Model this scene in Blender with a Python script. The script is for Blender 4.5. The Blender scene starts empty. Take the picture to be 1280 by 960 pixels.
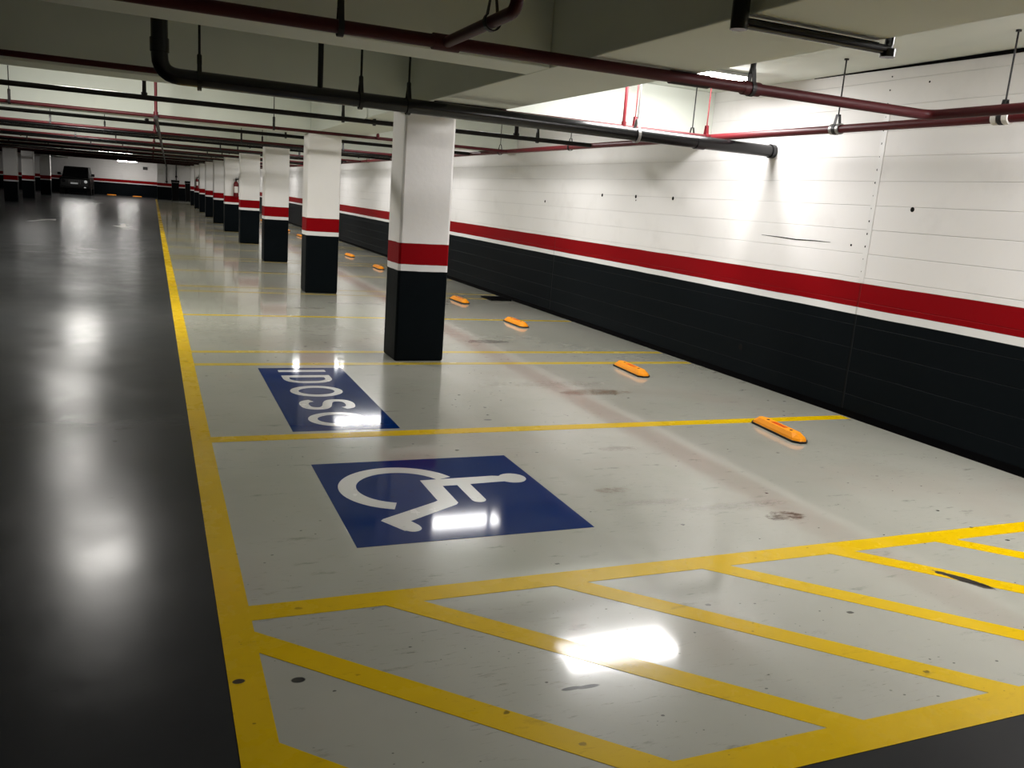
import bpy, math, random
from mathutils import Vector, Matrix
random.seed(7)
S = bpy.context.scene
C = S.collection
PI = math.pi

# ------------------------------------------------------------------ mesh helpers
class MB:
    """collects faces, then links them as one mesh object"""
    def __init__(s): s.v = []; s.f = []; s.sm = []; s.mi = []
    def add(s, vs, fs, smooth=False, mi=0):
        b = len(s.v); s.v += [tuple(p) for p in vs]
        for f in fs:
            s.f.append(tuple(i + b for i in f)); s.sm.append(smooth); s.mi.append(mi)
    def box(s, x0, x1, y0, y1, z0, z1, mi=0):
        v = [(x0,y0,z0),(x1,y0,z0),(x1,y1,z0),(x0,y1,z0),(x0,y0,z1),(x1,y0,z1),(x1,y1,z1),(x0,y1,z1)]
        s.add(v, [(0,3,2,1),(4,5,6,7),(0,1,5,4),(1,2,6,5),(2,3,7,6),(3,0,4,7)], False, mi)
    def prism(s, poly, z0, z1, mi=0):
        """poly: counter-clockwise xy outline"""
        n = len(poly); v = [(x,y,z0) for x,y in poly] + [(x,y,z1) for x,y in poly]
        f = [tuple(range(n-1,-1,-1)), tuple(range(n,2*n))] + [(i,(i+1)%n,n+(i+1)%n,n+i) for i in range(n)]
        s.add(v, f, False, mi)
    def prism_axis(s, poly, a0, a1, axis='x', mi=0, smooth=False):
        """extrude an outline (u,w) along x (u=y,w=z) or y (u=x,w=z)"""
        n = len(poly)
        mk = (lambda a,u,w: (a,u,w)) if axis == 'x' else (lambda a,u,w: (u,a,w))
        v = [mk(a0,u,w) for u,w in poly] + [mk(a1,u,w) for u,w in poly]
        s.add(v, [tuple(range(n-1,-1,-1)), tuple(range(n,2*n))], False, mi)
        s.add(v, [(i,(i+1)%n,n+(i+1)%n,n+i) for i in range(n)], smooth, mi)
    def ringstrip(s, rows, closed_u=True, smooth=True, caps=True, mi=0):
        m = len(rows[0]); b = len(s.v); 
        vs = [p for r in rows for p in r]; fs = []
        for i in range(len(rows)-1):
            for j in range(m if closed_u else m-1):
                k = (j+1) % m
                fs.append((i*m+j, i*m+k, (i+1)*m+k, (i+1)*m+j))
        s.add(vs, fs, smooth, mi)
        if caps:
            s.add(rows[0], [tuple(range(m-1,-1,-1))], False, mi)
            s.add(rows[-1], [tuple(range(m))], False, mi)
    def tube(s, pts, r, n=12, mi=0, caps=True):
        pts = [Vector(p) for p in pts]; rr = r if isinstance(r,(list,tuple)) else [r]*len(pts)
        t0 = (pts[1]-pts[0]).normalized()
        up = Vector((0,0,1)) if abs(t0.z) < .9 else Vector((1,0,0))
        a = t0.cross(up).normalized(); rows = []
        for i,p in enumerate(pts):
            if i == 0: t = (pts[1]-pts[0])
            elif i == len(pts)-1: t = (pts[-1]-pts[-2])
            else: t = (pts[i+1]-pts[i]).normalized()+(pts[i]-pts[i-1]).normalized()
            t.normalize()
            a = (a - t*a.dot(t)).normalized(); b = t.cross(a)
            rows.append([tuple(p+(a*math.cos(2*PI*k/n)+b*math.sin(2*PI*k/n))*rr[i]) for k in range(n)])
        s.ringstrip(rows, True, True, caps, mi)
    def lathe(s, prof, cx=0, cy=0, n=20, mi=0):
        rows = [[(cx+r*math.cos(2*PI*k/n), cy+r*math.sin(2*PI*k/n), z) for k in range(n)] for r,z in prof]
        s.ringstrip(rows, True, True, True, mi)
    def build(s, name, mats, parent=None, loc=(0,0,0), bevel=0, rz=0):
        me = bpy.data.meshes.new(name); me.from_pydata(s.v, [], s.f)
        if not isinstance(mats,(list,tuple)): mats = [mats]
        for m in mats: me.materials.append(m)
        for p,sm,mi in zip(me.polygons, s.sm, s.mi): p.use_smooth = sm; p.material_index = mi
        me.validate(); me.update()
        o = bpy.data.objects.new(name, me); C.objects.link(o)
        o.location = loc; o.rotation_euler = (0,0,rz)
        if parent: o.parent = parent
        if bevel:
            md = o.modifiers.new('bevel','BEVEL'); md.width = bevel; md.segments = 2; md.limit_method = 'ANGLE'
        return o

def tag(o, label=None, cat=None, group=None, kind=None):
    if label: o['label'] = label
    if cat: o['category'] = cat
    if group: o['group'] = group
    if kind: o['kind'] = kind
    return o
def empty(name, loc, label, cat, group=None, rz=0):
    o = bpy.data.objects.new(name, None); C.objects.link(o)
    o.location = loc; o.rotation_euler = (0,0,rz); o.empty_display_size = .1
    return tag(o, label, cat, group)
def copy_tree(o, parent=None):
    c = o.copy(); C.objects.link(c)
    if parent: c.parent = parent
    for ch in list(o.children): copy_tree(ch, c)
    return c
def fillet(pts, rad, n=6):
    pts = [Vector(p) for p in pts]; out = [pts[0]]
    for i in range(1, len(pts)-1):
        a = (pts[i-1]-pts[i]).normalized(); b = (pts[i+1]-pts[i]).normalized()
        p0 = pts[i]+a*rad; p1 = pts[i]+b*rad
        for k in range(n+1):
            t = k/n; out.append(p0*(1-t)**2 + pts[i]*2*t*(1-t) + p1*t*t)
    out.append(pts[-1]); return out

# ------------------------------------------------------------------ materials
class NT:
    def __init__(s, name):
        s.m = bpy.data.materials.new(name); s.m.use_nodes = True
        s.t = s.m.node_tree; s.b = s.t.nodes['Principled BSDF']
    def n(s, kind, **kw):
        nd = s.t.nodes.new(kind)
        for k,v in kw.items(): setattr(nd, k, v)
        return nd
    def link(s, a, b): s.t.links.new(a, b)
    def setin(s, sock, val):
        if isinstance(val, bpy.types.NodeSocket): s.link(val, sock)
        elif val is not None: sock.default_value = val
    def math(s, op, a, b=None, c=None, clamp=False):
        nd = s.n('ShaderNodeMath', operation=op, use_clamp=clamp)
        for i,x in enumerate((a,b,c)):
            if x is not None: s.setin(nd.inputs[i], x)
        return nd.outputs[0]
    def step(s, x, e0, e1):
        nd = s.n('ShaderNodeMapRange', interpolation_type='SMOOTHSTEP')
        s.setin(nd.inputs[0], x); nd.inputs[1].default_value = e0; nd.inputs[2].default_value = e1
        return nd.outputs[0]
    def mix(s, fac, a, b):
        nd = s.n('ShaderNodeMix', data_type='RGBA')
        s.setin(nd.inputs[0], fac)
        for i,x in ((6,a),(7,b)): s.setin(nd.inputs[i], x if isinstance(x, bpy.types.NodeSocket) else (*x,1))
        return nd.outputs[2]
    def pos(s):
        return s.n('ShaderNodeNewGeometry').outputs['Position']
    def obj(s):
        return s.n('ShaderNodeTexCoord').outputs['Object']
    def sep(s, v):
        nd = s.n('ShaderNodeSeparateXYZ'); s.link(v, nd.inputs[0]); return nd.outputs
    def mapping(s, v, scale=(1,1,1), loc=(0,0,0), rot=(0,0,0)):
        nd = s.n('ShaderNodeMapping'); s.link(v, nd.inputs[0])
        nd.inputs['Scale'].default_value = scale; nd.inputs['Location'].default_value = loc; nd.inputs['Rotation'].default_value = rot
        return nd.outputs[0]
    def noise(s, v, scale, detail=3, rough=.55, dist=0):
        nd = s.n('ShaderNodeTexNoise'); s.link(v, nd.inputs['Vector'])
        nd.inputs['Scale'].default_value = scale; nd.inputs['Detail'].default_value = detail
        nd.inputs['Roughness'].default_value = rough; nd.inputs['Distortion'].default_value = dist
        return nd.outputs['Fac']
    def bump(s, h, strength, dist=.01):
        nd = s.n('ShaderNodeBump'); s.link(h, nd.inputs['Height'])
        nd.inputs['Strength'].default_value = strength; nd.inputs['Distance'].default_value = dist
        s.link(nd.outputs[0], s.b.inputs['Normal']); return nd

def simple(name, col, rough=.5, spec=.5, metal=0, var=.08, scale=8):
    k = NT(name)
    f = k.noise(k.obj(), scale)
    a = tuple(max(0,c*(1-var)) for c in col); b = tuple(min(1,c*(1+var)) for c in col)
    k.link(k.mix(f, a, b), k.b.inputs['Base Color'])
    k.b.inputs['Roughness'].default_value = rough; k.b.inputs['Specular IOR Level'].default_value = spec
    k.b.inputs['Metallic'].default_value = metal
    return k.m
def emis(name, col, st):
    k = NT(name); k.b.inputs['Base Color'].default_value = (.8,.8,.8,1)
    k.b.inputs['Emission Color'].default_value = (*col,1); k.b.inputs['Emission Strength'].default_value = st
    return k.m

WHITE = (.785,.765,.75); RED = (.22,.0015,.004); BLACK = (.0025,.0042,.0055)

def band_color(k, z, white=WHITE, wob=None):
    if wob is not None: z = k.math('ADD', z, k.math('MULTIPLY', k.math('SUBTRACT', wob, .5), .012))
    c = k.mix(k.step(z, .884,.888), BLACK, (.74,.73,.72))
    c = k.mix(k.step(z, .946,.950), c, RED)
    c = k.mix(k.step(z, 1.150,1.154), c, white)
    return c
def wall_material(name, axis, seams=(), long_axis_off=0):
    """painted block wall: courses 0.2 m high, vertical panel seams, three paint bands"""
    k = NT(name); P = k.obj(); x,y,z = k.sep(P)
    u = y if axis == 'y' else x
    wob = k.noise(P, 3.0, 2)
    col = band_color(k, z, WHITE, k.noise(P, 1.2, 2))
    # course joints
    fr = k.math('FRACT', k.math('DIVIDE', k.math('ADD', z, k.math('MULTIPLY', wob, .006)), .2))
    d = k.math('ABSOLUTE', k.math('SUBTRACT', fr, .5))           # .5 at joint
    joint = k.step(d, .478, .496)
    sm = None
    for sy in seams:
        e = k.math('ABSOLUTE', k.math('SUBTRACT', k.math('ADD', u, k.math('MULTIPLY', wob, .02)), sy + .01))
        e = k.math('SUBTRACT', 1.0, k.step(e, .006, .016))
        sm = e if sm is None else k.math('MAXIMUM', sm, e)
    if sm is not None: sm = k.math('MULTIPLY', sm, k.math('SUBTRACT', 1.0, k.step(z, 1.14, 1.16)))
    groove = joint if sm is None else k.math('MAXIMUM', joint, sm)
    dirt = k.noise(P, 2.2, 5, .6)
    col = k.mix(k.math('MULTIPLY', k.math('MULTIPLY', k.step(dirt, .5, .8), .12), k.step(z, 1.15, 1.16)), col, (.3,.27,.24))
    dark = k.mix(.55, col, (.02,.018,.016)) 
    patchy = k.step(k.noise(P, .9, 3), .35, .65)
    col = k.mix(k.math('MULTIPLY', k.math('MULTIPLY', joint, .30), k.math('ADD', .3, patchy)), col, dark)
    if sm is not None: col = k.mix(k.math('MULTIPLY', sm, .5), col, dark)
    k.link(col, k.b.inputs['Base Color'])
    k.b.inputs['Roughness'].default_value = .55
    k.b.inputs['Specular IOR Level'].default_value = .05
    h = k.math('SUBTRACT', k.math('MULTIPLY', k.noise(P, 18, 4), .12), groove)
    k.bump(h, .55, .006)
    return k.m
def column_material():
    k = NT('column paint'); P = k.obj(); x,y,z = k.sep(P)
    col = band_color(k, z, (.82,.80,.785), k.noise(P, 4, 2))
    d = k.step(k.noise(P, 3, 5, .65), .52, .8)
    col = k.mix(k.math('MULTIPLY', k.math('MULTIPLY', d, .10), k.step(z, 1.15, 1.16)), col, (.3,.28,.26))
    k.link(col, k.b.inputs['Base Color']); k.b.inputs['Roughness'].default_value = .55
    k.b.inputs['Specular IOR Level'].default_value = .04
    k.bump(k.noise(P, 14, 5, .6), .18, .01)
    return k.m
def ceiling_material():
    k = NT('painted concrete ceiling'); P = k.obj()
    f = k.noise(P, .8, 5, .6)
    col = k.mix(f, (.615,.645,.585), (.69,.72,.655))
    k.link(col, k.b.inputs['Base Color']); k.b.inputs['Roughness'].default_value = .7
    k.b.inputs['Specular IOR Level'].default_value = .2
    k.bump(k.noise(P, 9, 4, .6), .12, .01)
    return k.m

STAINS = [ # x, y, half-length x, half-width y, colour, strength
    (3.64,6.56,.36,.12,(.10,.055,.018),.9),(3.25,3.55,.13,.075,(.075,.06,.04),1.),(2.47,4.13,.13,.05,(.13,.10,.06),.8),
    (3.56,2.625,.16,.034,(.02,.017,.014),1.,-1.08),(3.505,2.725,.035,.022,(.03,.025,.02),1.,-.3),
    (3.58,9.15,.28,.11,(.035,.03,.028),.95),(2.95,4.9,.16,.05,(.13,.10,.08),.6),
    (1.36,2.30,.048,.012,(.02,.02,.02),1.),(1.30,2.305,.045,.011,(.02,.02,.02),1.),(3.1,3.75,.4,.05,(.14,.12,.1),.4),(3.3,6.9,.7,.12,(.15,.13,.1),.35),
    (.242,2.64,.024,.017,(.03,.02,.012),1.),(.428,2.60,.026,.019,(.012,.012,.012),1.),(2.3,5.75,.035,.02,(.02,.02,.02),1.),
    (2.75,12.3,.5,.12,(.12,.11,.1),.6),(1.9,11.7,.3,.1,(.12,.1,.09),.55),
    (3.9,12.6,.5,.1,(.1,.095,.09),.6),(1.9,16.5,.6,.12,(.08,.07,.065),.6),(2.6,3.9,.25,.04,(.14,.12,.1),.5)]
def floor_material(name, base, base2, rough, dirt_amt, stains=True, bumpk=1.0, spec=.5, coat=0.0, coat_rough=.06):
    k = NT(name); P = k.pos(); x,y,z = k.sep(P)
    big = k.noise(P, .45, 5, .6); mid = k.noise(P, 2.3, 5, .65)
    col = k.mix(k.step(big, .3, .7), base, base2)
    if stains:   # faint pink and green tints of the worn epoxy
        col = k.mix(k.math('MULTIPLY', k.step(k.noise(k.mapping(P, loc=(7,3,0)), .8, 3), .52,.72), .35), col, (base[0]*1.08, base[1]*.9, base[2]*.9))
        col = k.mix(k.math('MULTIPLY', k.step(k.noise(k.mapping(P, loc=(1,9,0)), .7, 3), .55,.72), .30), col, (base[0]*.92, base[1]*1.03, base[2]*.96))
    # scuffs: stretched thin noise and small specks
    scr = k.noise(k.mapping(P, scale=(1,3.2,1), rot=(0,0,.25)), 3.5, 8, .72)
    col = k.mix(k.math('MULTIPLY', k.step(scr, .585, .70), dirt_amt), col, tuple(c*.42 for c in base))
    fine = k.noise(k.mapping(P, scale=(1,7,1), rot=(0,0,-.12)), 9, 6, .75)
    gate = k.step(k.noise(k.mapping(P, loc=(4,2,0)), 1.1, 3), .46, .62)
    col = k.mix(k.math('MULTIPLY', k.math('MULTIPLY', k.step(fine, .58, .68), gate), dirt_amt*1.1), col, tuple(c*.30 for c in base))
    for sc_, th, st in ((4.2,.075,.95),(9.5,.075,.85),(17,.07,.7)):
        v = k.n('ShaderNodeTexVoronoi'); k.link(k.mapping(P, scale=(1,1.5,.01)), v.inputs['Vector']); v.inputs['Scale'].default_value = sc_
        w = k.math('ADD', v.outputs['Distance'], k.math('MULTIPLY', k.math('SUBTRACT', k.noise(P, 55, 3), .5), .11))
        sp = k.math('SUBTRACT', 1.0, k.step(w, th*.65, th))
        sp = k.math('MULTIPLY', sp, k.step(k.noise(k.mapping(P, loc=(sc_,0,0)), 1.7, 2), .47, .58))
        col = k.mix(k.math('MULTIPLY', sp, st*min(1, dirt_amt*2)), col, tuple(c*.10 for c in base))
    stain_all = None
    if stains:
        warp = k.noise(P, 9, 6, .7)
        grain = k.step(k.noise(k.mapping(P, scale=(1,2.2,1)), 14, 6, .7), .38, .56)
        for sx,sy,a,b,cc,st,*an in STAINS:
            ca, sa = (math.cos(an[0]), math.sin(an[0])) if an else (1, 0)
            ox = k.math('SUBTRACT', x, sx); oy = k.math('SUBTRACT', y, sy)
            if an: ox, oy = k.math('ADD', k.math('MULTIPLY', ox, ca), k.math('MULTIPLY', oy, sa)), k.math('SUBTRACT', k.math('MULTIPLY', oy, ca), k.math('MULTIPLY', ox, sa))
            dx = k.math('DIVIDE', ox, a); dy = k.math('DIVIDE', oy, b)
            r = k.math('SQRT', k.math('ADD', k.math('MULTIPLY', dx, dx), k.math('MULTIPLY', dy, dy)))
            r = k.math('ADD', r, k.math('MULTIPLY', k.math('SUBTRACT', warp, .5), 1.6 if a > .05 and not an else (1.3 if an else .5)))
            mk = k.math('SUBTRACT', 1.0, k.step(r, .75, 1.0))
            if a > .05 and not an: mk = k.math('MULTIPLY', mk, grain)
            col = k.mix(k.math('MULTIPLY', mk, st), col, cc)
            stain_all = mk if stain_all is None else k.math('MAXIMUM', stain_all, mk)
    k.link(col, k.b.inputs['Base Color'])
    rg = k.math('ADD', k.math('MULTIPLY', k.step(mid, .25, .8), rough*.28), rough*.85)
    if stain_all is not None: rg = k.math('ADD', rg, k.math('MULTIPLY', stain_all, .08), clamp=True)
    k.link(rg, k.b.inputs['Roughness'])
    k.b.inputs['Specular IOR Level'].default_value = spec
    k.b.inputs['Coat Weight'].default_value = coat; k.b.inputs['Coat Roughness'].default_value = coat_rough
    h = k.math('ADD', k.math('MULTIPLY', k.noise(P, 2.6, 2), .7), k.math('MULTIPLY', k.noise(P, 30, 4, .6), .14))
    k.bump(h, .10*bumpk, .02)
    return k.m
def paint_material(name, col, rough=.16, wear=.35, spec=.5, coat=.5):
    return floor_material(name, col, tuple(c*.9 for c in col), rough, wear, stains=('yellow' in name), spec=spec, coat=coat, coat_rough=.07)

M = {}
M['wall_r'] = wall_material('block wall right', 'y', [5.57+6.11*i for i in range(-1,11)])
M['wall_x'] = wall_material('block wall far', 'x', [-9+6.1*i for i in range(3)])
M['column'] = column_material()
M['ceiling'] = ceiling_material()
M['floor_light'] = floor_material('light epoxy floor', (.315,.317,.268), (.370,.366,.318), .24, .6, spec=.10, coat=.75, coat_rough=.07)
M['floor_dark'] = floor_material('dark epoxy floor', (.024,.0255,.027), (.031,.0315,.0315), .24, .10, stains=False, bumpk=.9, spec=.024)
M['yellow'] = paint_material('yellow floor paint', (.61,.40,.001), .28, .4, .04, .25)
M['yellow_pale'] = paint_material('pale yellow floor paint', (.53,.39,.045), .26, .6, .1, .55)  # wear and floor reflection both put into this paler colour
M['blue'] = paint_material('blue floor paint', (.0005,.019,.115), .24, .15, .0, .46)
M['white_paint'] = paint_material('white floor paint', (.60,.60,.57), .26, .15, .2, .6)
M['arrow'] = paint_material('worn arrow paint', (.42,.41,.38), .34, .5, .2, 0)
M['red_pipe'] = simple('red pipe enamel', (.085,.005,.008), .45, .25)
M['dark_red_pipe'] = simple('dark red pipe enamel', (.05,.004,.006), .5, .25)
M['black_pipe'] = simple('black plastic pipe', (.003,.003,.0035), .27, .45)
M['dark_pipe'] = simple('dark steel pipe', (.006,.004,.004), .5, .2)
M['steel'] = simple('galvanised steel', (.30,.29,.28), .4, .5, .6)
M['dark_steel'] = simple('dark steel', (.012,.011,.011), .5, .3)
M['base_black'] = simple('matt black', (.0012,.0012,.0015), .8, .04)
M['hole'] = simple('dark hole', (.01,.009,.008), .9, .1)
M['orange'] = simple('orange plastic', (.84,.285,.002), .5, .2, 0, .06, 20)
M['rubber'] = simple('black rubber', (.015,.014,.013), .7, .3)
M['reflector'] = simple('orange red reflector', (.62,.07,.006), .3, .5)
M['lamp_white'] = simple('lamp housing enamel', (.75,.75,.73), .5, .3)
M['tube'] = emis('lit fluorescent tube', (1.0,.985,.975), 1.0)
M['car'] = simple('black car paint', (.0015,.0015,.0016), .35, .10, 0, .02)
M['car_glass'] = simple('dark car glass', (.002,.002,.0025), .2, .12)
M['lens'] = simple('clear headlamp lens', (.7,.72,.74), .08, .6)
M['plate'] = simple('grey number plate', (.35,.36,.37), .4)
M['ext_red'] = simple('extinguisher red', (.13,.004,.007), .4, .3)
M['paper'] = simple('white label', (.7,.68,.64), .6)
M['sign_dark'] = simple('dark sign', (.03,.03,.03), .5)
M['bin'] = simple('black plastic bin', (.0012,.0012,.0014), .6, .08)

E_LAMP = 35.0; E_AISLE = 345.0; E_FAR = 80.0; E_NEAR = 49.0; E_FRONT = 78.0
M['tube'].node_tree.nodes['Principled BSDF'].inputs['Emission Strength'].default_value = E_LAMP
M['tube_near'] = emis('bright diffuser', (1.0,.98,.972), E_NEAR)
M['tube_front'] = emis('front diffuser', (1.0,.98,.972), E_FRONT)
M['tube_mid'] = emis('dim mid aisle diffuser', (1.0,.97,.93), 24.0)
M['tube_aisle'] = emis('lit aisle tube', (1.0,.97,.91), E_AISLE)
M['tube_far'] = emis('lit far tube', (1.0,.97,.93), E_FAR)

# ------------------------------------------------------------------ room shell
XL, XR, YB, YF, ZC = -12.0, 5.55, -4.0, 71.0, 2.9
Z_B = 2.4                       # underside of the beams
COL_Y = [8.0 + 5.42*i for i in range(10)]
m = MB(); m.box(XL-.3, XR+.3, YB-.3, YF+.3, -.3, -.0005)
fl = m.build('floor', M['floor_dark']); tag(fl, kind='structure')
m = MB(); m.box(.21, XR, 1.73, 66, -.0004, 0)
tag(m.build('floor_bays', M['floor_light']), kind='structure')
m = MB(); m.box(XL-.3, XR+.3, YB-.3, YF+.3, ZC, ZC+.3)
tag(m.build('ceiling', M['ceiling']), kind='structure')
m = MB(); m.box(XR, XR+.3, YB-.3, YF+.3, 0, ZC)
wr = tag(m.build('wall_right', M['wall_r']), kind='structure')
m = MB(); m.box(XL-.3, XL, YB-.3, YF+.3, 0, ZC)
tag(m.build('wall_left', M['wall_r']), kind='structure')
m = MB(); m.box(XL, .35, YF, YF+.3, 0, ZC); m.box(.35, XR, 67.5, YF+.3, 0, ZC)
tag(m.build('wall_back', M['wall_x']), kind='structure')
m = MB(); m.box(XL, XR, YB-.3, YB, 0, ZC)
tag(m.build('wall_front', M['wall_x']), kind='structure')
m = MB(); m.prism_axis([(XR-.004,0),(XR,0),(XR,.062),(XR-.004,.062)], YB, 67.5, 'y')  # black strip stands in for the shaded gap under the wall panels
tag(m.build('wall_base_gap', M['base_black']), kind='structure')
# wall marks that belong to the right wall: plugged anchor holes, screws along the joint, a hairline crack
m = MB()
for hy,hz,r in ((10.33,1.79,.022),(9.45,1.79,.022),(9.44,1.745,.010),(8.61,1.787,.022),(5.16,1.781,.020),(5.75,1.46,.010),(12.15,1.66,.02),(7.05,.33,.03),(5.2,2.75,.008)):
    m.tube([(XR-.0015,hy,hz),(XR+.01,hy,hz)], r, 10)
m.build('anchor_hole', M['hole'], wr)
m = MB()
for i in range(16): m.tube([(XR-.004,5.585+random.uniform(-.006,.006),1.25+i*.105),(XR+.004,5.585,1.25+i*.105)], random.choice((.006,.008,.010)), 8)
m.build('joint_screw', M['dark_steel'], wr)
m = MB(); m.box(XR-.004, XR, 5.545, 5.60, 1.16, 2.55)
m.build('joint_cover_strip', simple('wall joint filler', (.76,.745,.73), .5), wr)
m = MB(); m.tube([(XR-.001,y,z) for y,z in ((6.95,1.475),(6.7,1.47),(6.45,1.462),(6.2,1.468),(6.0,1.466))], [.002,.004,.005,.004,.0015], 6)
m.build('crack', M['hole'], wr)
m = MB(); m.tube([(XR-.012,YB,2.878),(XR-.012,4.6,2.885),(XR-.008,5.6,2.891),(XR-.004,6.5,2.896)], [.016,.014,.008,.003], 8)  # black tapering tube for the dark line between wall and ceiling
tag(m.build('wall_top_line', M['base_black']), kind='structure')
# beams
def beam(name, poly):
    mm = MB(); mm.prism(poly, Z_B, ZC); return tag(mm.build(name, M['ceiling'], bevel=.008), kind='structure')
L0, L1 = 2.20, 2.90
beam('ceiling_beam', [(L0,YB),(L1,YB),(L1,67.5),(L0,67.5)])
beam('ceiling_beam', [(-6.27,YB),(-5.53,YB),(-5.53,YF),(-6.27,YF)])
beam('ceiling_beam', [(-12,2.95),(L0,4.90),(L0,5.25),(-12,3.35)] if False else [(-5.53,4.35),(L0,4.90),(L0,5.25),(-5.53,4.75)])
for y in COL_Y:
    beam('ceiling_beam', [(-5.53,y),(L0,y),(L0,y+.45),(-5.53,y+.45)])
    beam('ceiling_beam', [(L1,y),(XR,y),(XR,y+.45),(L1,y+.45)])
    beam('ceiling_beam', [(XL,y),(-6.27,y),(-6.27,y+.45),(XL,y+.45)])

# ------------------------------------------------------------------ columns
ORD = ['first','second','third','fourth','fifth','sixth','seventh','eighth','ninth','tenth']
m = MB(); m.box(-.25,.25,0,.45,0,Z_B)
col0 = m.build('concrete_column', M['column'], bevel=.022)
for i,y in enumerate(COL_Y):
    o = col0 if i == 0 else copy_tree(col0)
    o.location = (2.42, y, 0)
    tag(o, ('white concrete column with red band and black base, standing beside the blue elderly bay sign' if i == 0 else
        f'white column with red and black bands, {ORD[i]} in the row receding beside the parking bays'), 'column', 'banded columns in the row beside the parking bays', 'thing')
for i,y in enumerate((45.3,51.4,59.4)):
    o = copy_tree(col0); o.location = (-5.9, y, 0); o.scale = (1.1,1,1)
    tag(o, f'banded column across the aisle, {("first","second","third")[i]} of three before the black car', 'column', 'banded columns across the aisle', 'thing')

# ------------------------------------------------------------------ floor paint
ZP = .0012
def line(poly, label, group=None, mat='yellow', cat='floor marking', name='painted_line'):
    mm = MB(); mm.prism(poly, .0, ZP)
    return tag(mm.build(name, M[mat]), label, cat, group, 'thing')
AX0, AX1, BX = .21, .325, XR-.03
def rect(x0,x1,y0,y1): return [(x0,y0),(x1,y0),(x1,y1),(x0,y1)]
line(rect(AX0,AX1,.6,66), 'long yellow line running down the aisle along the ends of the bays')
line(rect(AX1,BX,1.73,1.865), 'wide yellow line closing the hatched strip on its near side')
line(rect(AX1,BX,3.045,3.165), 'yellow line between the hatched strip and the wheelchair bay')
line(rect(AX1,BX,5.42,5.54), 'yellow line between the wheelchair sign and the elderly bay sign', 'yellow lines between parking bays')
n = 0
for i in range(10):
    for off,what in ((7.82,'just before'),(8.43,'just behind'),(10.84,'midway past')):
        y = off + 5.42*i
        if y > 60: continue
        line(rect(AX1,BX,y,y+.105), f'yellow bay line across the floor {what} the {ORD[i]} column in the row', 'yellow lines between parking bays', 'yellow_pale')
# 45 degree hatching between y=1.865 and y=3.045, clipped at the aisle line
def hatch(c0, c1):
    ylo, yhi = 1.865, 3.045
    def clip(poly, f):
        out = []
        for i in range(len(poly)):
            a, b = poly[i-1], poly[i]; fa, fb = f(a), f(b)
            if (fa >= 0) != (fb >= 0):
                t = fa/(fa-fb); out.append((a[0]+(b[0]-a[0])*t, a[1]+(b[1]-a[1])*t))
            if fb >= 0: out.append(b)
        return out
    p = [(c0-ylo,ylo),(c1-ylo,ylo),(c1-yhi,yhi),(c0-yhi,yhi)]
    p = clip(p, lambda q: q[0]-AX1); p = clip(p, lambda q: BX-q[0])
    return p
HL = ['short yellow diagonal in the corner of the hatched strip by the aisle line','yellow diagonal starting from the aisle line just below the wheelchair bay line',
      'second long yellow diagonal, half hidden by the bright lamp reflection','third long yellow diagonal, just above the bright lamp reflection','fourth long yellow diagonal of the hatching from the aisle',
      'yellow diagonal scraped by a dark tyre mark','yellow diagonal of the hatching past the dark tyre mark','last yellow diagonal of the hatching before the wall']
for i,c in enumerate((2.45,3.13,3.88,4.63,5.39,6.16,6.88,7.62)):
    line(hatch(c,c+.155), HL[i], 'yellow diagonals of the hatched strip')

# blue wheelchair sign
def flat(poly, z0=ZP, z1=ZP+.0006): 
    mm = MB(); mm.prism(poly, z0, z1); return mm
sign = empty('wheelchair_floor_sign', (0,0,0), 'square blue floor sign with a white wheelchair symbol', 'floor sign')
flat(rect(.848,2.082,3.625,4.880),0,ZP).build('panel', M['blue'], sign)
cx, cy, r0, r1 = 1.268, 4.395, .252, .350
a0, a1 = math.radians(21), math.radians(249)
mm = MB(); N = 40
outer = [(cx+r1*math.cos(a0+(a1-a0)*i/N)*1.0, cy+r1*math.sin(a0+(a1-a0)*i/N)) for i in range(N+1)]
inner = [(cx+r0*math.cos(a0+(a1-a0)*i/N), cy+r0*math.sin(a0+(a1-a0)*i/N)) for i in range(N+1)]
for i in range(N): mm.prism([inner[i],outer[i],outer[i+1],inner[i+1]], ZP, ZP+.0006)
mm.build('wheel', M['white_paint'], sign)
def arcpts(x,y,r,d0,d1,n=10): return [(x+r*math.cos(math.radians(d0+(d1-d0)*i/n)), y+r*math.sin(math.radians(d0+(d1-d0)*i/n))) for i in range(n+1)]
head = arcpts(1.957,4.438,.083,145,-145,24)                   # clockwise round the head
fig = [(1.402,4.488),(1.402,4.15),(1.375,4.13),(1.050,3.945),(1.035,3.925),(1.115,3.775)] + arcpts(1.163,3.80,.045,215,360,8) + \
      [(1.205,3.83),(1.180,3.893),(1.485,4.075),(1.502,4.10),(1.502,4.375),(1.590,4.375),(1.590,4.13)] + arcpts(1.630,4.125,.040,180,360,8) + \
      [(1.670,4.13),(1.670,4.380),(1.84,4.388)] + head[::-1] + [(1.85,4.497)]
flat(fig).build('seated_figure', M['white_paint'], sign)

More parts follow.
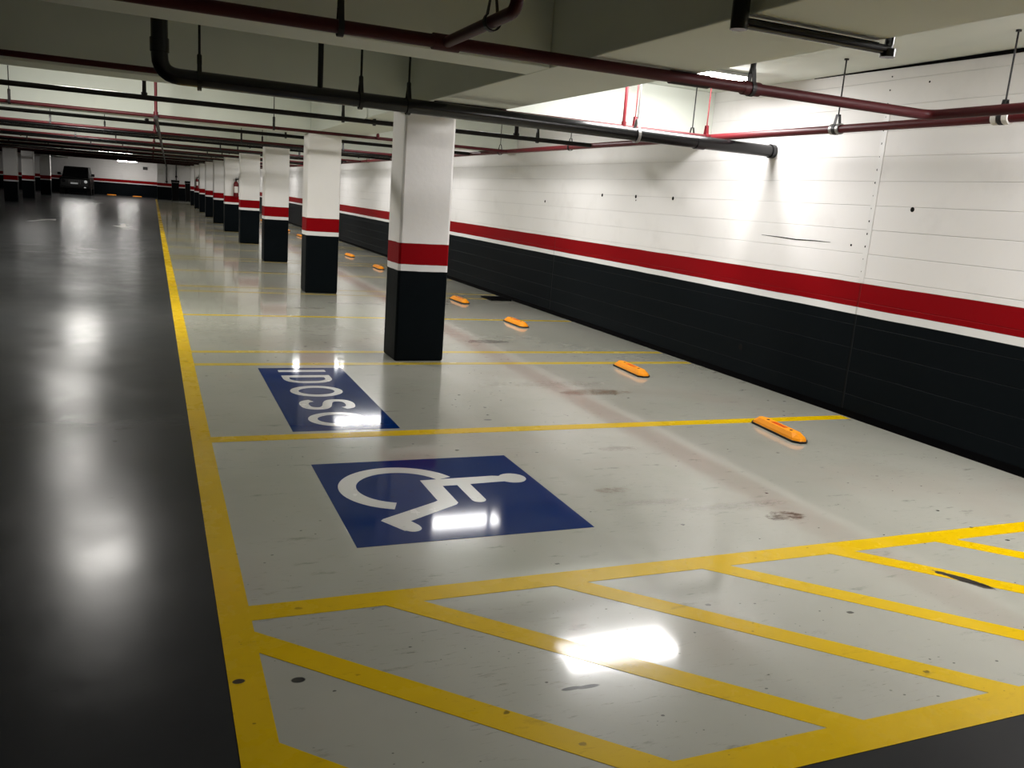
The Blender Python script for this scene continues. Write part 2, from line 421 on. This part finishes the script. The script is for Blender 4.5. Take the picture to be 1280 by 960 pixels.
# blue IDOSO sign (letters read from the aisle)
sg = empty('elderly_bay_floor_sign', (0,0,0), 'oblong blue floor sign lettered IDOSO in white', 'floor sign')
flat(rect(.848,1.585,5.60,7.69),0,ZP).build('panel', M['blue'], sg)
XA, XB, ST = 1.005, 1.415, .075
def ringpoly(outp, inp, name):
    mm = MB(); n = len(outp)
    for i in range(n): j = (i+1)%n; mm.prism([inp[i],outp[i],outp[j],inp[j]], ZP, ZP+.0006)
    return mm.build(name, M['white_paint'], sg)
def stroke(pts, w):
    mm = MB(); L = []; R_ = []
    for i,p in enumerate(pts):
        a = Vector(pts[max(0,i-1)]); b = Vector(pts[min(len(pts)-1,i+1)]); t = (b-a).normalized(); nn = Vector((-t.y,t.x))
        L.append(tuple(Vector(p)+nn*w/2)); R_.append(tuple(Vector(p)-nn*w/2))
    for i in range(len(pts)-1): mm.prism([R_[i],R_[i+1],L[i+1],L[i]], ZP, ZP+.0006)
    return mm
flat(rect(XA,XB,7.515,7.600)).build('letter', M['white_paint'], sg)      # I
def dshape(x0,x1,yt,yb,r,n=8):
    return [(x0,yt)] + [(x0+r-r*math.cos(PI/2*i/n), yb+r-r*math.sin(PI/2*i/n)) for i in range(n+1)] + [(x1-r+r*math.sin(PI/2*i/n), yb+r-r*math.cos(PI/2*i/n)) for i in range(n+1)] + [(x1,yt)]
ringpoly(dshape(XA,XB,7.375,7.065,.17), dshape(XA+ST*.75,XB-ST*.75,7.290,7.140,.095), 'letter')
def ell(y,rx,ry,n=36): return [(1.205+rx*math.cos(2*PI*i/n), y+ry*math.sin(2*PI*i/n)) for i in range(n)]
ringpoly(ell(6.768,.208,.192), ell(6.768,.142,.120), 'letter')
# S: letter up is +x, reading direction is -y
sc = [(1.345,6.185+.0)] 
def sxy(u, v): return (1.210+v*.170, 6.325-u*.125)       # u along reading, v up
spts = [sxy(u,v) for u,v in ((.95,.62),(.72,.90),(.25,1.0),(-.3,1.0),(-.75,.86),(-.95,.55),(-.85,.25),(-.45,.08),(.1,-.02),(.55,-.12),(.9,-.32),(.95,-.62),(.7,-.90),(.25,-1.0),(-.3,-1.0),(-.75,-.88),(-.98,-.60))]
def smooth_poly(p, k=4):
    out = []
    for i in range(len(p)-1):
        p0 = Vector(p[max(0,i-1)]); p1 = Vector(p[i]); p2 = Vector(p[i+1]); p3 = Vector(p[min(len(p)-1,i+2)])
        for j in range(k):
            t = j/k; out.append(tuple(.5*((2*p1)+(p2-p0)*t+(2*p0-5*p1+4*p2-p3)*t*t+(3*p1-p0-3*p2+p3)*t**3)))
    out.append(p[-1]); return out
stroke(smooth_poly(spts), .070).build('letter', M['white_paint'], sg)
ringpoly(ell(5.893,.208,.192), ell(5.893,.142,.120), 'letter')

# lane arrows on the aisle floor
def arrow(x, y, ang, label):
    mm = MB(); mm.prism([(-.08,-1.1),(.08,-1.1),(.08,.2),(-.08,.2)],0,ZP); mm.prism([(-.30,.2),(.30,.2),(0,1.1)],0,ZP)
    return tag(mm.build('lane_arrow', M['arrow'], None, (x,y,0), 0, ang), label, 'floor marking', 'worn lane arrows on the aisle', 'thing')
arrow(-3.15,30.6,-.25,'worn white arrow on the dark aisle floor in front of the columns across the aisle')
arrow(-.85,29.8,PI,'worn white arrow on the aisle floor nearer the long yellow line')
arrow(-2.6,50.0,0,'faint white arrow far down the aisle in front of the black car')

# ------------------------------------------------------------------ wheel stops
def make_stop():
    r = empty('wheel_stop', (0,0,0), '', 'wheel stop')
    L_, W = .325, .07
    def hull(rings):
        mm = MB(); mm.ringstrip([[(x,y,z) for x,y in ring] for ring,z in rings], True, False, True); return mm
    def out(w,l,tip): return [(-w,-l),(-tip,-l-.045),(tip,-l-.045),(w,-l),(w,l),(tip,l+.045),(-tip,l+.045),(-w,l)]
    hull([(out(W,L_-.05,.03),.0015),(out(W,L_-.05,.03),.016)]).build('rubber_base', M['rubber'], r)
    b = hull([(out(W-.006,L_-.057,.026),.016),(out(W-.012,L_-.066,.02),.032),(out(W-.032,L_-.11,.015),.062)]).build('body', M['orange'], r, bevel=.004)
    for s in (-1,1):
        mm = MB(); mm.lathe([(.013,.058),(.013,.064),(.008,.066)], 0, s*.155, 12); mm.build('bolt', M['rubber'], r)
    mm = MB(); mm.box(-.018,.018,-.085,.085,.061,.0637); mm.build('reflector', M['reflector'], r)
    return r
st0 = make_stop()
stops = [(4.50,5.12,-.10)]
ys = []
for i in range(9):
    ys += [7.44+5.42*i, 10.53+5.42*i]
SL = {0:'orange wheel stop in the wheelchair bay by the wall', 1:'orange wheel stop in the bay of the blue IDOSO sign', 2:'orange wheel stop just past the column beside the elderly bay sign',
      3:'orange wheel stop next to the black floor drain grate'}
for i,(x,y,rz) in enumerate(stops + [(4.52+.02*math.sin(k*3), y, -.05*math.cos(k*2.)) for k,y in enumerate(ys)]):
    o = st0 if i == 0 else copy_tree(st0)
    o.location = (x,y,0); o.rotation_euler = (0,0,rz)
    tag(o, SL.get(i, f'small orange wheel stop further along the wall, number {i-3} past the drain grate'), 'wheel stop', 'orange wheel stops along the wall')
for x,t in ((-2.7,'small orange wheel stop at the far wall beside the black car'),(-1.0,'small orange wheel stop at the far wall under the dark wall box')):
    o = copy_tree(st0); o.location = (x,69.6,0); o.rotation_euler = (0,0,PI/2)
    tag(o, t, 'wheel stop', 'orange wheel stops at the far wall')
# floor drain grate
g = empty('drain_grate', (5.33,13.3,0), 'black slotted drain grate lying on the floor against the wall', 'drain grate')
mm = MB()
for x0,x1,y0,y1 in ((-.2,.17,-.23,-.2),(-.2,.17,.2,.23),(-.2,-.17,-.2,.2),(.14,.17,-.2,.2)): mm.box(x0,x1,y0,y1,.001,.022)
mm.build('rim', M['base_black'], g)
mm = MB(); mm.box(-.17,.14,-.2,.2,.001,.006)
for i in range(9): mm.box(-.17,.14,-.19+i*.045,-.17+i*.045,.006,.02)
mm.build('slats', M['base_black'], g)

# ------------------------------------------------------------------ pipes
def hanger(root, x, y, z, r, axis, mat='dark_steel', top=ZC, style='strap', rod=.006):
    mm = MB(); mm.tube([(x,y,z+r+.075),(x,y,top+.002)], rod, 8)
    mm.lathe([(.018,top-.012),(.018,top)], x, y, 10)
    h = mm.build('hanger_rod', M[mat], root)
    mm = MB()
    # pear shaped clip around the pipe
    prof = [(r+.007)*Vector((math.cos(a),math.sin(a))) for a in [math.radians(-230+280*i/16) for i in range(17)]]
    loop = [(p.x,p.y) for p in prof] + [(.012,r+.075),(-.012,r+.075)]
    loop = loop + [loop[0]]
    for i in range(len(loop)-1):
        (u0,w0),(u1,w1) = loop[i],loop[i+1]
        L = math.hypot(u0,w0); k0 = 1+.006/max(L,.01)
        L2 = math.hypot(u1,w1); k1 = 1+.006/max(L2,.01)
        q = [(u0,w0),(u1,w1),(u1*k1,w1*k1),(u0*k0,w0*k0)]
        hw = .014
        if axis == 'x':
            v = [(x-hw,y+u,z+w) for u,w in q]+[(x+hw,y+u,z+w) for u,w in q]
        else:
            v = [(x+u,y-hw,z+w) for u,w in q]+[(x+u,y+hw,z+w) for u,w in q]
        mm.add(v, [(0,1,2,3),(7,6,5,4),(0,4,5,1),(1,5,6,2),(2,6,7,3),(3,7,4,0)])
    if style == 'nut': mm.lathe([(.017,z+r+.055),(.017,z+r+.115),(.010,z+r+.125)], x, y, 10)
    mm.build('clamp', M[mat], h)
    return h
def pipe(name, label, pts, r, mat, hangers=(), axis='x', risers=(), couplings=(), rad=.09, hmat='dark_steel', style='nut', cat='pipe', group=None, seg=14):
    root = empty(name, (0,0,0), label, cat, group)
    mm = MB(); p = fillet(pts, rad) if len(pts) > 2 else pts
    mm.tube(p, r, seg); mm.build('pipe', M[mat], root)
    a = Vector(pts[0]); 
    for c in hangers:
        if axis == 'x': hanger(root, c[0], c[1], c[2], r, 'x', hmat, style=style)
        else: hanger(root, c[0], c[1], c[2], r, 'y', hmat, style=style)
    for x,y,z0,z1,rr,mt in risers:
        mm = MB(); mm.tube([(x,y,z0),(x,y,z1)], rr, 10); mm.lathe([(rr*1.45,z0-.0),(rr*1.45,z0+.05)], x, y, 12); mm.build('riser', M[mt], root)
    for (q0,q1,rr,mt) in couplings:
        mm = MB(); mm.tube([q0,q1], rr, seg); mm.build('coupling', M[mt], root)
    return root

ZPIPE = 2.36
# red line crossing under the longitudinal beam, with its branch
y1 = 4.36
p1 = pipe('sprinkler_pipe', 'dark red sprinkler pipe crossing under the beam nearest the camera, turning at the wall', [(-6,y1-.12,ZPIPE),(.5,y1-.02,ZPIPE),(4.70,y1,ZPIPE),(4.70,-3.9,ZPIPE)], .032, 'dark_red_pipe',
     hangers=[(-2.0,y1-.05,ZPIPE),(.84,y1-.01,ZPIPE),(3.26,y1,ZPIPE)], couplings=[((2.70,y1,ZPIPE),(2.96,y1,ZPIPE),.037,'dark_pipe'),((1.30,y1-.01,ZPIPE),(1.44,y1-.01,ZPIPE),.040,'dark_red_pipe'),((3.20,y1,ZPIPE),(3.32,y1,ZPIPE),.040,'dark_red_pipe')])
m = MB(); m.tube(fillet([(1.37,y1-.03,ZPIPE),(1.37,3.42,ZPIPE),(1.37,3.42,2.9)],.07), .027, 12); br = m.build('branch_pipe', M['dark_red_pipe'], p1)
hanger(p1, 1.37, 3.70, ZPIPE, .027, 'y', 'dark_steel', style='strap', rod=.010)
hanger(p1, 4.70, 3.2, ZPIPE, .032, 'y', 'dark_red_pipe', style='nut')
# thin dark tubes drawn across the underside of the longitudinal beam
m = MB(); m.tube([(2.22,y1+.14,Z_B-.008),(2.88,y1+.14,Z_B-.008)], .007, 8)
tag(m.build('ceiling_dark_line', M['dark_steel']), 'thin dark line under the beam beside the dark red sprinkler pipe', 'conduit')
m = MB(); m.tube([(2.22,7.28,Z_B-.009),(2.88,7.28,Z_B-.009)], .008, 8)
tag(m.build('ceiling_dark_line', M['dark_steel']), 'thin dark line under the beam above the thick black drain', 'conduit')
# thick black drain
yd, zd = 6.82, 2.27
p2 = pipe('drain_pipe', 'thick black drain pipe running from a ceiling drop to the banded wall', [(.06,yd-.10,2.9),(.06,yd-.10,zd+.02),(5.546,yd+.12,zd)], .056, 'black_pipe', rad=.13, seg=20,
     hangers=[], couplings=[((.06,yd-.10,2.44),(.06,yd-.10,2.53),.063,'black_pipe'),((4.62,yd+.085,zd),(4.72,yd+.088,zd),.061,'black_pipe'),((5.50,yd+.118,zd),(5.546,yd+.12,zd),.066,'black_pipe')])
def yat(x): return yd-.10+.22*(x-.06)/5.49
for x in (.32,1.48,1.86): hanger(p2, x, yat(x), zd+.01, .056, 'x', 'black_pipe', style='nut', rod=.009)
hanger(p2, 3.98, yat(3.98), zd, .056, 'x', 'steel', style='strap')
m = MB(); m.tube([(1.17,yat(1.17),zd+.03),(1.17,yat(1.17),2.9)], .021, 12); m.build('riser', M['black_pipe'], p2)
# black drain loop passing under the beam, top right
yu = 3.0
p0 = pipe('drain_trap', 'black drain loop passing beneath the beam near the top right of the view', [(2.15,yu,2.9),(2.15,yu,2.362),(2.935,yu,2.362),(2.935,yu,2.56)], .020, 'black_pipe', rad=.03, hangers=[])
for q0,q1,r in (((2.15,yu,2.335),(2.15,yu,2.455),.036),((2.935,yu,2.332),(2.935,yu,2.365),.034)):
    m = MB(); m.tube([q0,q1], r, 8); m.build('fitting', M['black_pipe'], p0, bevel=.006)
m = MB(); m.tube([(2.15,yu,2.47),(2.15,yu,2.9)], .028, 10); m.build('riser', M['black_pipe'], p0)
m = MB(); m.box(2.20,2.90,yu+.022,yu+.034,2.372,2.392); m.build('support_bar', M['base_black'], p0)
# lines of the bays between the cross beams
ZR = 2.365
WP = 5.05
def bayset(i, yr, yb):
    left = -11.5 if i else -6.0
    nm = ORD[i]
    # red branch in front of the beam
    rx = (.25,) if i == 0 else ()
    pr_ = pipe('sprinkler_pipe', f'thin dark red sprinkler pipe hung in front of the cross beam over the {nm} column', [(left,yr,ZR),(WP-.034,yr+.06,ZR)], .022, 'dark_red_pipe',
        hangers=[(x,yr,ZR) for x in ((-3.4,) if i == 0 else (-8.,-3.2,-1.6,1.55,3.45))], risers=[(4.05,yr+.05,ZR,2.9,.016,'red_pipe')] if i == 0 else [(.06,yr,ZR,2.9,.020,'red_pipe'),(3.0,yr,ZR,2.9,.016,'red_pipe')],
        style='nut', group='red sprinkler branches across the bays')
    if i == 0:
        for x in (4.17,4.97): hanger(pr_, x, yr+.055, ZR, .024, 'x', 'red_pipe' if x < 5 else 'steel')
    if yb:
        pipe('drain_pipe', f'black pipe hung across the ceiling bay behind the {nm} column', [(left,yb,ZR),(WP-.036,yb-.02,ZR)], .026, 'dark_pipe',
            hangers=[(x,yb,ZR) for x in (-8.2,-3.0,1.95,2.25 if i else 2.3,4.3)], risers=[(-.06,yb,ZR,2.9,.021,'dark_pipe'),(4.02,yb,ZR,2.9,.026,'dark_pipe')], style='nut', group='black pipes across the bays')
for i in range(10):
    bayset(i, (7.20,12.50)[i] if i < 2 else 17.2+5.42*(i-2), 9.78 if i == 0 else 14.25+5.42*(i-1))
for i in range(1,5):
    y = 18.3+5.42*(i-1)
    pipe('drain_pipe', f'thicker black drain pipe across the aisle just ahead of the beam over the {ORD[i+1]} column', [(-11.5,y,2.372),(WP-.2,y,2.372)], .036, 'black_pipe',
         hangers=[(x,y,2.372) for x in (-4.5,-.8,2.05,3.6)], style='nut', group='thick black drains across the bays')
# long pipes parallel to the wall
pipe('sprinkler_main', 'red sprinkler main running the length of the banded wall', [(WP,-3.9,2.365),(WP,66,2.365)], .032, 'red_pipe', axis='y',
     hangers=[(WP,y,2.365) for y in (2.2,4.10,5.58,7.62,10.4,12.9,16.2,19.,22.)], couplings=[((WP,4.04,2.365),(WP,4.08,2.365),.044,'paper'),((WP,4.12,2.365),(WP,4.16,2.365),.044,'paper'),((WP,5.53,2.365),(WP,5.56,2.365),.043,'steel'),((WP,5.60,2.365),(WP,5.63,2.365),.043,'steel')], hmat='dark_steel', style='strap')
pipe('sprinkler_main', 'dark sprinkler main running lengthwise over the aisle past the cross pipes', [(.055,11.7,2.30),(.93,66,2.30)], .024, 'dark_pipe', axis='y', hangers=[(.213,21.5,2.30),(.388,32.4,2.30)])

# ------------------------------------------------------------------ lamps
def make_lamp(matname, length=1.24, hw=.25):
    """enclosed batten: white tray, end caps and a lit opal diffuser"""
    r = empty('ceiling_lamp', (0,0,0), '', 'lamp')
    mm = MB(); mm.prism_axis([(-hw,.014),(hw,.014),(hw*.8,.05),(-hw*.8,.05)], -length/2-.02, length/2+.02, 'x')
    mm.build('housing', M['lamp_white'], r)
    mm = MB(); l = length/2; w2 = hw*.72
    v = [(-l,-hw*.95,.012),(l,-hw*.95,.012),(l,-w2,-.035),(-l,-w2,-.035),(l,w2,-.035),(-l,w2,-.035),(l,hw*.95,.012),(-l,hw*.95,.012)]
    mm.add(v, [(0,3,2,1),(3,5,4,2),(5,7,6,4)]); mm.build('diffuser', M[matname], r)
    mm = MB()
    for e in (-1,1): mm.prism_axis([(-hw,.014),(-w2-.008,-.04),(w2+.008,-.04),(hw,.014)], *sorted((e*l, e*(l+.02))), 'x')
    mm.build('end_cap', M['lamp_white'], r)
    return r
lb = make_lamp('tube'); ln = make_lamp('tube_near'); lq = make_lamp('tube_front'); la = make_lamp('tube_aisle', .62, .11); lf = make_lamp('tube_far', 1.24, .11); lm = make_lamp('tube_mid', 1.24, .11)
def put(src, first, x, y, z, label, group):
    o = src if first else copy_tree(src); o.location = (x,y,z); tag(o, label, 'lamp', group); return o
G1, G2 = 'white lamps over the parking bays', 'white lamps over the aisle'
bay_l = [(4.38,6.95),(3.88,10.75)] + [(3.85,16.1+5.42*k) for k in range(8)]
for i,(x,y) in enumerate(bay_l):
    put(ln if i == 0 else lb, i < 2, x, y, 2.848, f'lit white lamp on the slab over the bays beside the {ORD[i]} column', G1)
put(lq, True, 4.72, 2.45, 2.848, 'lit white lamp on the slab over the hatched strip by the wall', G1)
aisle_l = [(-.62,10.75),(-1.3,15.9),(-1.45,21.2),(-1.6,26.0)]
for i,(x,y) in enumerate(aisle_l):
    put(la, i == 0, x, y, 2.848, f'lit white lamp over the aisle beyond the {ORD[i]} cross beam', G2)
far_l = [(-.95,31.2,2.45),(-2.6,39.8,2.47),(-1.35,39.6,2.45),(-4.7,62,2.47),(-3.9,61,2.45),(-1.6,68.5,2.47),(3.6,62.5,2.6),(-4.6,41.6,2.47),(-9.0,48.6,2.6)]  # last two: unseen lamps added to brighten columns and gap across the aisle
for i,(x,y,z) in enumerate(far_l):
    o = put(lm if y < 45 else lf, i in (0, 3), x, y, z, f'lit white lamp hung low over the far aisle, {ORD[i]} of a set whose last two are added', 'white lamps hung low over the far aisle')
    for ch in list(o.children):
        if ch.name.startswith('suspension_wire'): bpy.data.objects.remove(ch)
    for e in (-.5,.5):
        mm = MB(); mm.tube([(e,0,.05),(e,0,ZC-z)], .005, 6); mm.build('suspension_wire', M['dark_steel'], o)

# ------------------------------------------------------------------ fire extinguishers and small wall gear
def make_ext():
    r = empty('fire_extinguisher', (0,0,0), '', 'fire extinguisher')
    mm = MB(); mm.lathe([(.03,.0),(.075,.01),(.08,.03),(.08,.40),(.07,.45),(.04,.49),(.025,.50)], 0,0,18); mm.build('cylinder', M['ext_red'], r)
    mm = MB(); mm.lathe([(.022,.50),(.022,.55),(.03,.55),(.03,.57)], 0,0,12); mm.box(-.02,.10,-.012,.012,.57,.585); mm.box(-.02,.09,-.01,.01,.60,.612); mm.build('valve', M['dark_steel'], r)
    mm = MB(); mm.tube(smooth3([(.03,-.0,.55),(.14,-.01,.62),(.19,-.02,.72),(.14,-.02,.76),(.09,-.03,.66),(.085,-.06,.5),(.088,-.05,.15)]), .012, 8); mm.build('hose', M['rubber'], r)
    mm = MB(); rows = []
    for z in (.14,.34): rows.append([(.0815*math.cos(math.radians(a)), .0815*math.sin(math.radians(a)), z) for a in range(-140,-39,10)])
    mm.ringstrip(rows, False, True, False); mm.build('label_sticker', M['paper'], r)
    mm = MB(); mm.box(-.03,.03,.08,.105,.2,.5); mm.build('mounting_bracket', M['dark_steel'], r)
    return r
def smooth3(p, k=4):
    out = []
    for i in range(len(p)-1):
        p0 = Vector(p[max(0,i-1)]); p1 = Vector(p[i]); p2 = Vector(p[i+1]); p3 = Vector(p[min(len(p)-1,i+2)])
        for j in range(k):
            t = j/k; out.append(.5*((2*p1)+(p2-p0)*t+(2*p0-5*p1+4*p2-p3)*t*t+(3*p1-p0-3*p2+p3)*t**3))
    out.append(Vector(p[-1])); return out
ex = make_ext(); ex.location = (2.51, COL_Y[4]-.106, 1.12)
tag(ex, 'red fire extinguisher mounted on the fifth column in the row', 'fire extinguisher')
e2 = copy_tree(ex); e2.location = (2.30, COL_Y[8]-.106, 1.12)
tag(e2, 'red fire extinguisher mounted on the ninth column far along the row', 'fire extinguisher')
c6 = COL_Y[5]
sw = empty('switch_conduit', (2.60,c6,0), 'black conduit with a switch box fixed down the sixth column in the row', 'conduit')
mm = MB(); mm.tube([(0,-.02,1.4),(0,-.02,2.39)], .018, 8); mm.build('conduit', M['base_black'], sw)
mm = MB(); mm.box(-.07,.07,-.075,-.002,2.15,2.30); mm.build('junction_box', M['base_black'], sw, bevel=.006)
mm = MB(); mm.box(-.04,.04,-.055,-.002,1.25,1.40); mm.build('switch', M['base_black'], sw, bevel=.006)
for k,(x,y,z,lab) in enumerate(((-5.33,45.25,2.22,'upper'),(-5.33,45.25,1.28,'lower'))):
    pass
# far wall fittings
def wallbox(name, x0,x1,z0,z1,y,mat,label,cat):
    r = empty(name, ((x0+x1)/2,y,(z0+z1)/2), label, cat)
    w,h = (x1-x0)/2,(z1-z0)/2
    mm = MB(); mm.box(-w,w,-.06,-.002,-h,h); mm.build('case', M[mat], r, bevel=.01)
    mm = MB(); mm.box(-w*.8,w*.8,-.066,-.06,-h*.8,h*.8); mm.build('face', M[mat], r)
    return r
wallbox('wall_sign', -.60,-.28,1.98,2.20,YF,'sign_dark','small dark sign high on the far wall right of the black car','sign')
wallbox('wall_sign', .40,.75,1.72,2.15,67.5,'paper','pale square sign on the far wall beside the thin black pipes','sign')
for x,t in ((.98,'thin black pipe down the far wall next to the pale sign'),(1.62,'thin black pipe down the far wall above the black bins')):
    mm = MB(); mm.tube([(x,67.42,1.15 if x<1 else 1.4),(x,67.42,2.895)], .035, 8); mm.tube([(x,67.42,1.2 if x<1 else 1.6),(x,67.42,1.32 if x<1 else 1.72)], .07, 8)
    tag(mm.build('wall_pipe', M['black_pipe']), t, 'pipe')
def make_bin(label, x, y):
    r = empty('storage_bin', (x,y,0), label, 'bin', 'black bins at the far end')
    mm = MB(); rows = [[(-w,-d,z),(w,-d,z),(w,d,z),(-w,d,z)] for w,d,z in ((.19,.2,.06),(.24,.28,1.26))]; mm.ringstrip(rows, True, False, True); mm.build('body', M['bin'], r, bevel=.01)
    mm = MB(); mm.prism_axis([(-.30,1.27),(.30,1.27),(.30,1.34),(.1,1.42),(-.2,1.40),(-.30,1.33)], -.26, .26, 'x'); mm.build('lid', M['bin'], r)
    for s in (-1,1):
        mm = MB(); mm.prism_axis([(.2+.09*math.cos(2*PI*i/16), .09+.088*math.sin(2*PI*i/16)) for i in range(16)], s*.2-.02, s*.2+.02, 'x', 0, True); mm.build('wheel', M['rubber'], r)
    return r
make_bin('tall black bin at the far end, below the thin black pipe', 1.46, 63.5)
make_bin('tall black bin at the far end, next to the last column of the row', 2.33, 63.8)

# ------------------------------------------------------------------ black car
car = empty('car', (-4.75,67.2,0), 'black upright off-road car parked nose out at the far wall', 'car')
W = .92
mm = MB(); rows = []
# body side outline lofted across the width (nose at -y)
prof = [(-2.0,.42),(-2.05,.62),(-2.02,.98),(-1.9,1.06),(-.75,1.12),(2.0,1.14),(2.05,.45),(1.5,.38),(-1.6,.36)]
for x,k in ((-W,.97),(-W+.05,1),(W-.05,1),(W,.97)): rows.append([(x, y*k, .7+(z-.7)*k) for y,z in prof])
mm.ringstrip(rows, True, False, True); mm.build('body', M['car'], car, bevel=.03)
mm = MB(); rows = []
cab = [(-.85,1.10),(-.52,1.74),(-.40,1.82),(1.85,1.84),(2.0,1.12)]
for x,k in ((-.86,0),(-.74,1),(.74,1),(.86,0)):
    rows.append([(x,y,z if (k or z < 1.3) else z) for y,z in cab] if k else [(x,y,1.10+(z-1.10)*.02) for y,z in cab])
mm.ringstrip(rows, True, False, True); mm.build('cabin', M['car'], car, bevel=.03)
mm = MB(); mm.add([(-.70,-.845,1.17),(.70,-.845,1.17),(.64,-.575,1.68),(-.64,-.575,1.68)], [(0,1,2,3)]); mm.add([(-.70,-.83,1.17),(.70,-.83,1.17),(.64,-.56,1.68),(-.64,-.56,1.68)], [(3,2,1,0)]); mm.build('windscreen', M['car_glass'], car)
for s in (-1,1):
    mm = MB(); mm.box(s*1.03-.10, s*1.03+.10, -.72,-.60,1.22,1.40); mm.box(min(s*.84,s*.95),max(s*.84,s*.95),-.68,-.64,1.24,1.29); mm.build('mirror', M['car'], car, bevel=.02)
    mm = MB(); rows = [[(s*.66+r*math.cos(2*PI*i/18), y, .86+r*math.sin(2*PI*i/18)) for i in range(18)] for r,y in ((.10,-2.0),(.10,-2.055),(.06,-2.075))]; mm.ringstrip(rows); mm.build('headlamp', M['lens'] if s > 0 else M['car_glass'], car)
    mm = MB(); mm.box(s*.62-.06,s*.62+.06,-2.13,-2.10,.46,.52); mm.build('fog_lamp', M['lens'] if s > 0 else M['car_glass'], car)
    for y in (-1.35,1.35):
        mm = MB(); mm.prism_axis([(y+.37*math.cos(2*PI*i/24), .375+.37*math.sin(2*PI*i/24)) for i in range(24)], s*.82-.13, s*.82+.13, 'x', 0, True); wlo = mm.build('wheel', M['rubber'], car)
        mm = MB(); mm.prism_axis([(y+.2*math.cos(2*PI*i/16), .375+.2*math.sin(2*PI*i/16)) for i in range(16)], s*.955-.008, s*.955+.008, 'x', 0, True); mm.build('hubcap', M['dark_steel'], wlo)
mm = MB(); mm.box(-.9,.9,-2.12,-1.98,.40,.60); mm.build('bumper', M['car'], car, bevel=.03)
mm = MB()
for i in range(7): mm.box(-.36+i*.11,-.30+i*.11,-2.065,-2.03,.68,.96)
mm.build('grille', M['rubber'], car)
mm = MB(); mm.box(-.24,.20,-2.15,-2.125,.68,.78); mm.build('number_plate', M['plate'], car)

# ------------------------------------------------------------------ world, camera, colour
w = bpy.data.worlds.new('dim garage air'); S.world = w; w.use_nodes = True
w.node_tree.nodes['Background'].inputs[0].default_value = (.02,.02,.02,1); w.node_tree.nodes['Background'].inputs[1].default_value = .3
cam = bpy.data.cameras.new('camera'); co = bpy.data.objects.new('camera', cam); C.objects.link(co)
yaw, pit, rol = (math.radians(a) for a in (23.28924, 11.96912, 4.31507))
cy_,sy_,cp,sp,cr,sr = math.cos(yaw),math.sin(yaw),math.cos(pit),math.sin(pit),math.cos(rol),math.sin(rol)
fw = Vector((sy_*cp, cy_*cp, -sp)); r0_ = Vector((cy_,-sy_,0)); u0_ = r0_.cross(fw)
rr = r0_*cr + u0_*sr; uu = -r0_*sr + u0_*cr
co.matrix_world = Matrix(((rr.x,uu.x,-fw.x,0),(rr.y,uu.y,-fw.y,0),(rr.z,uu.z,-fw.z,1.6),(0,0,0,1)))
cam.sensor_width = 36; cam.lens = 1065/1280*36; cam.clip_start = .05; cam.clip_end = 200
S.camera = co
S.view_settings.view_transform = 'Standard'; S.view_settings.look = 'None'
S.view_settings.exposure = 0; S.view_settings.gamma = 1; S.view_settings.use_curve_mapping = False
S.cycles.use_denoising = True
S.cycles.max_bounces = 10; S.cycles.diffuse_bounces = 5; S.cycles.glossy_bounces = 4
S.cycles.sample_clamp_indirect = 4; S.cycles.blur_glossy = 1.0; S.cycles.caustics_reflective = False; S.cycles.caustics_refractive = False
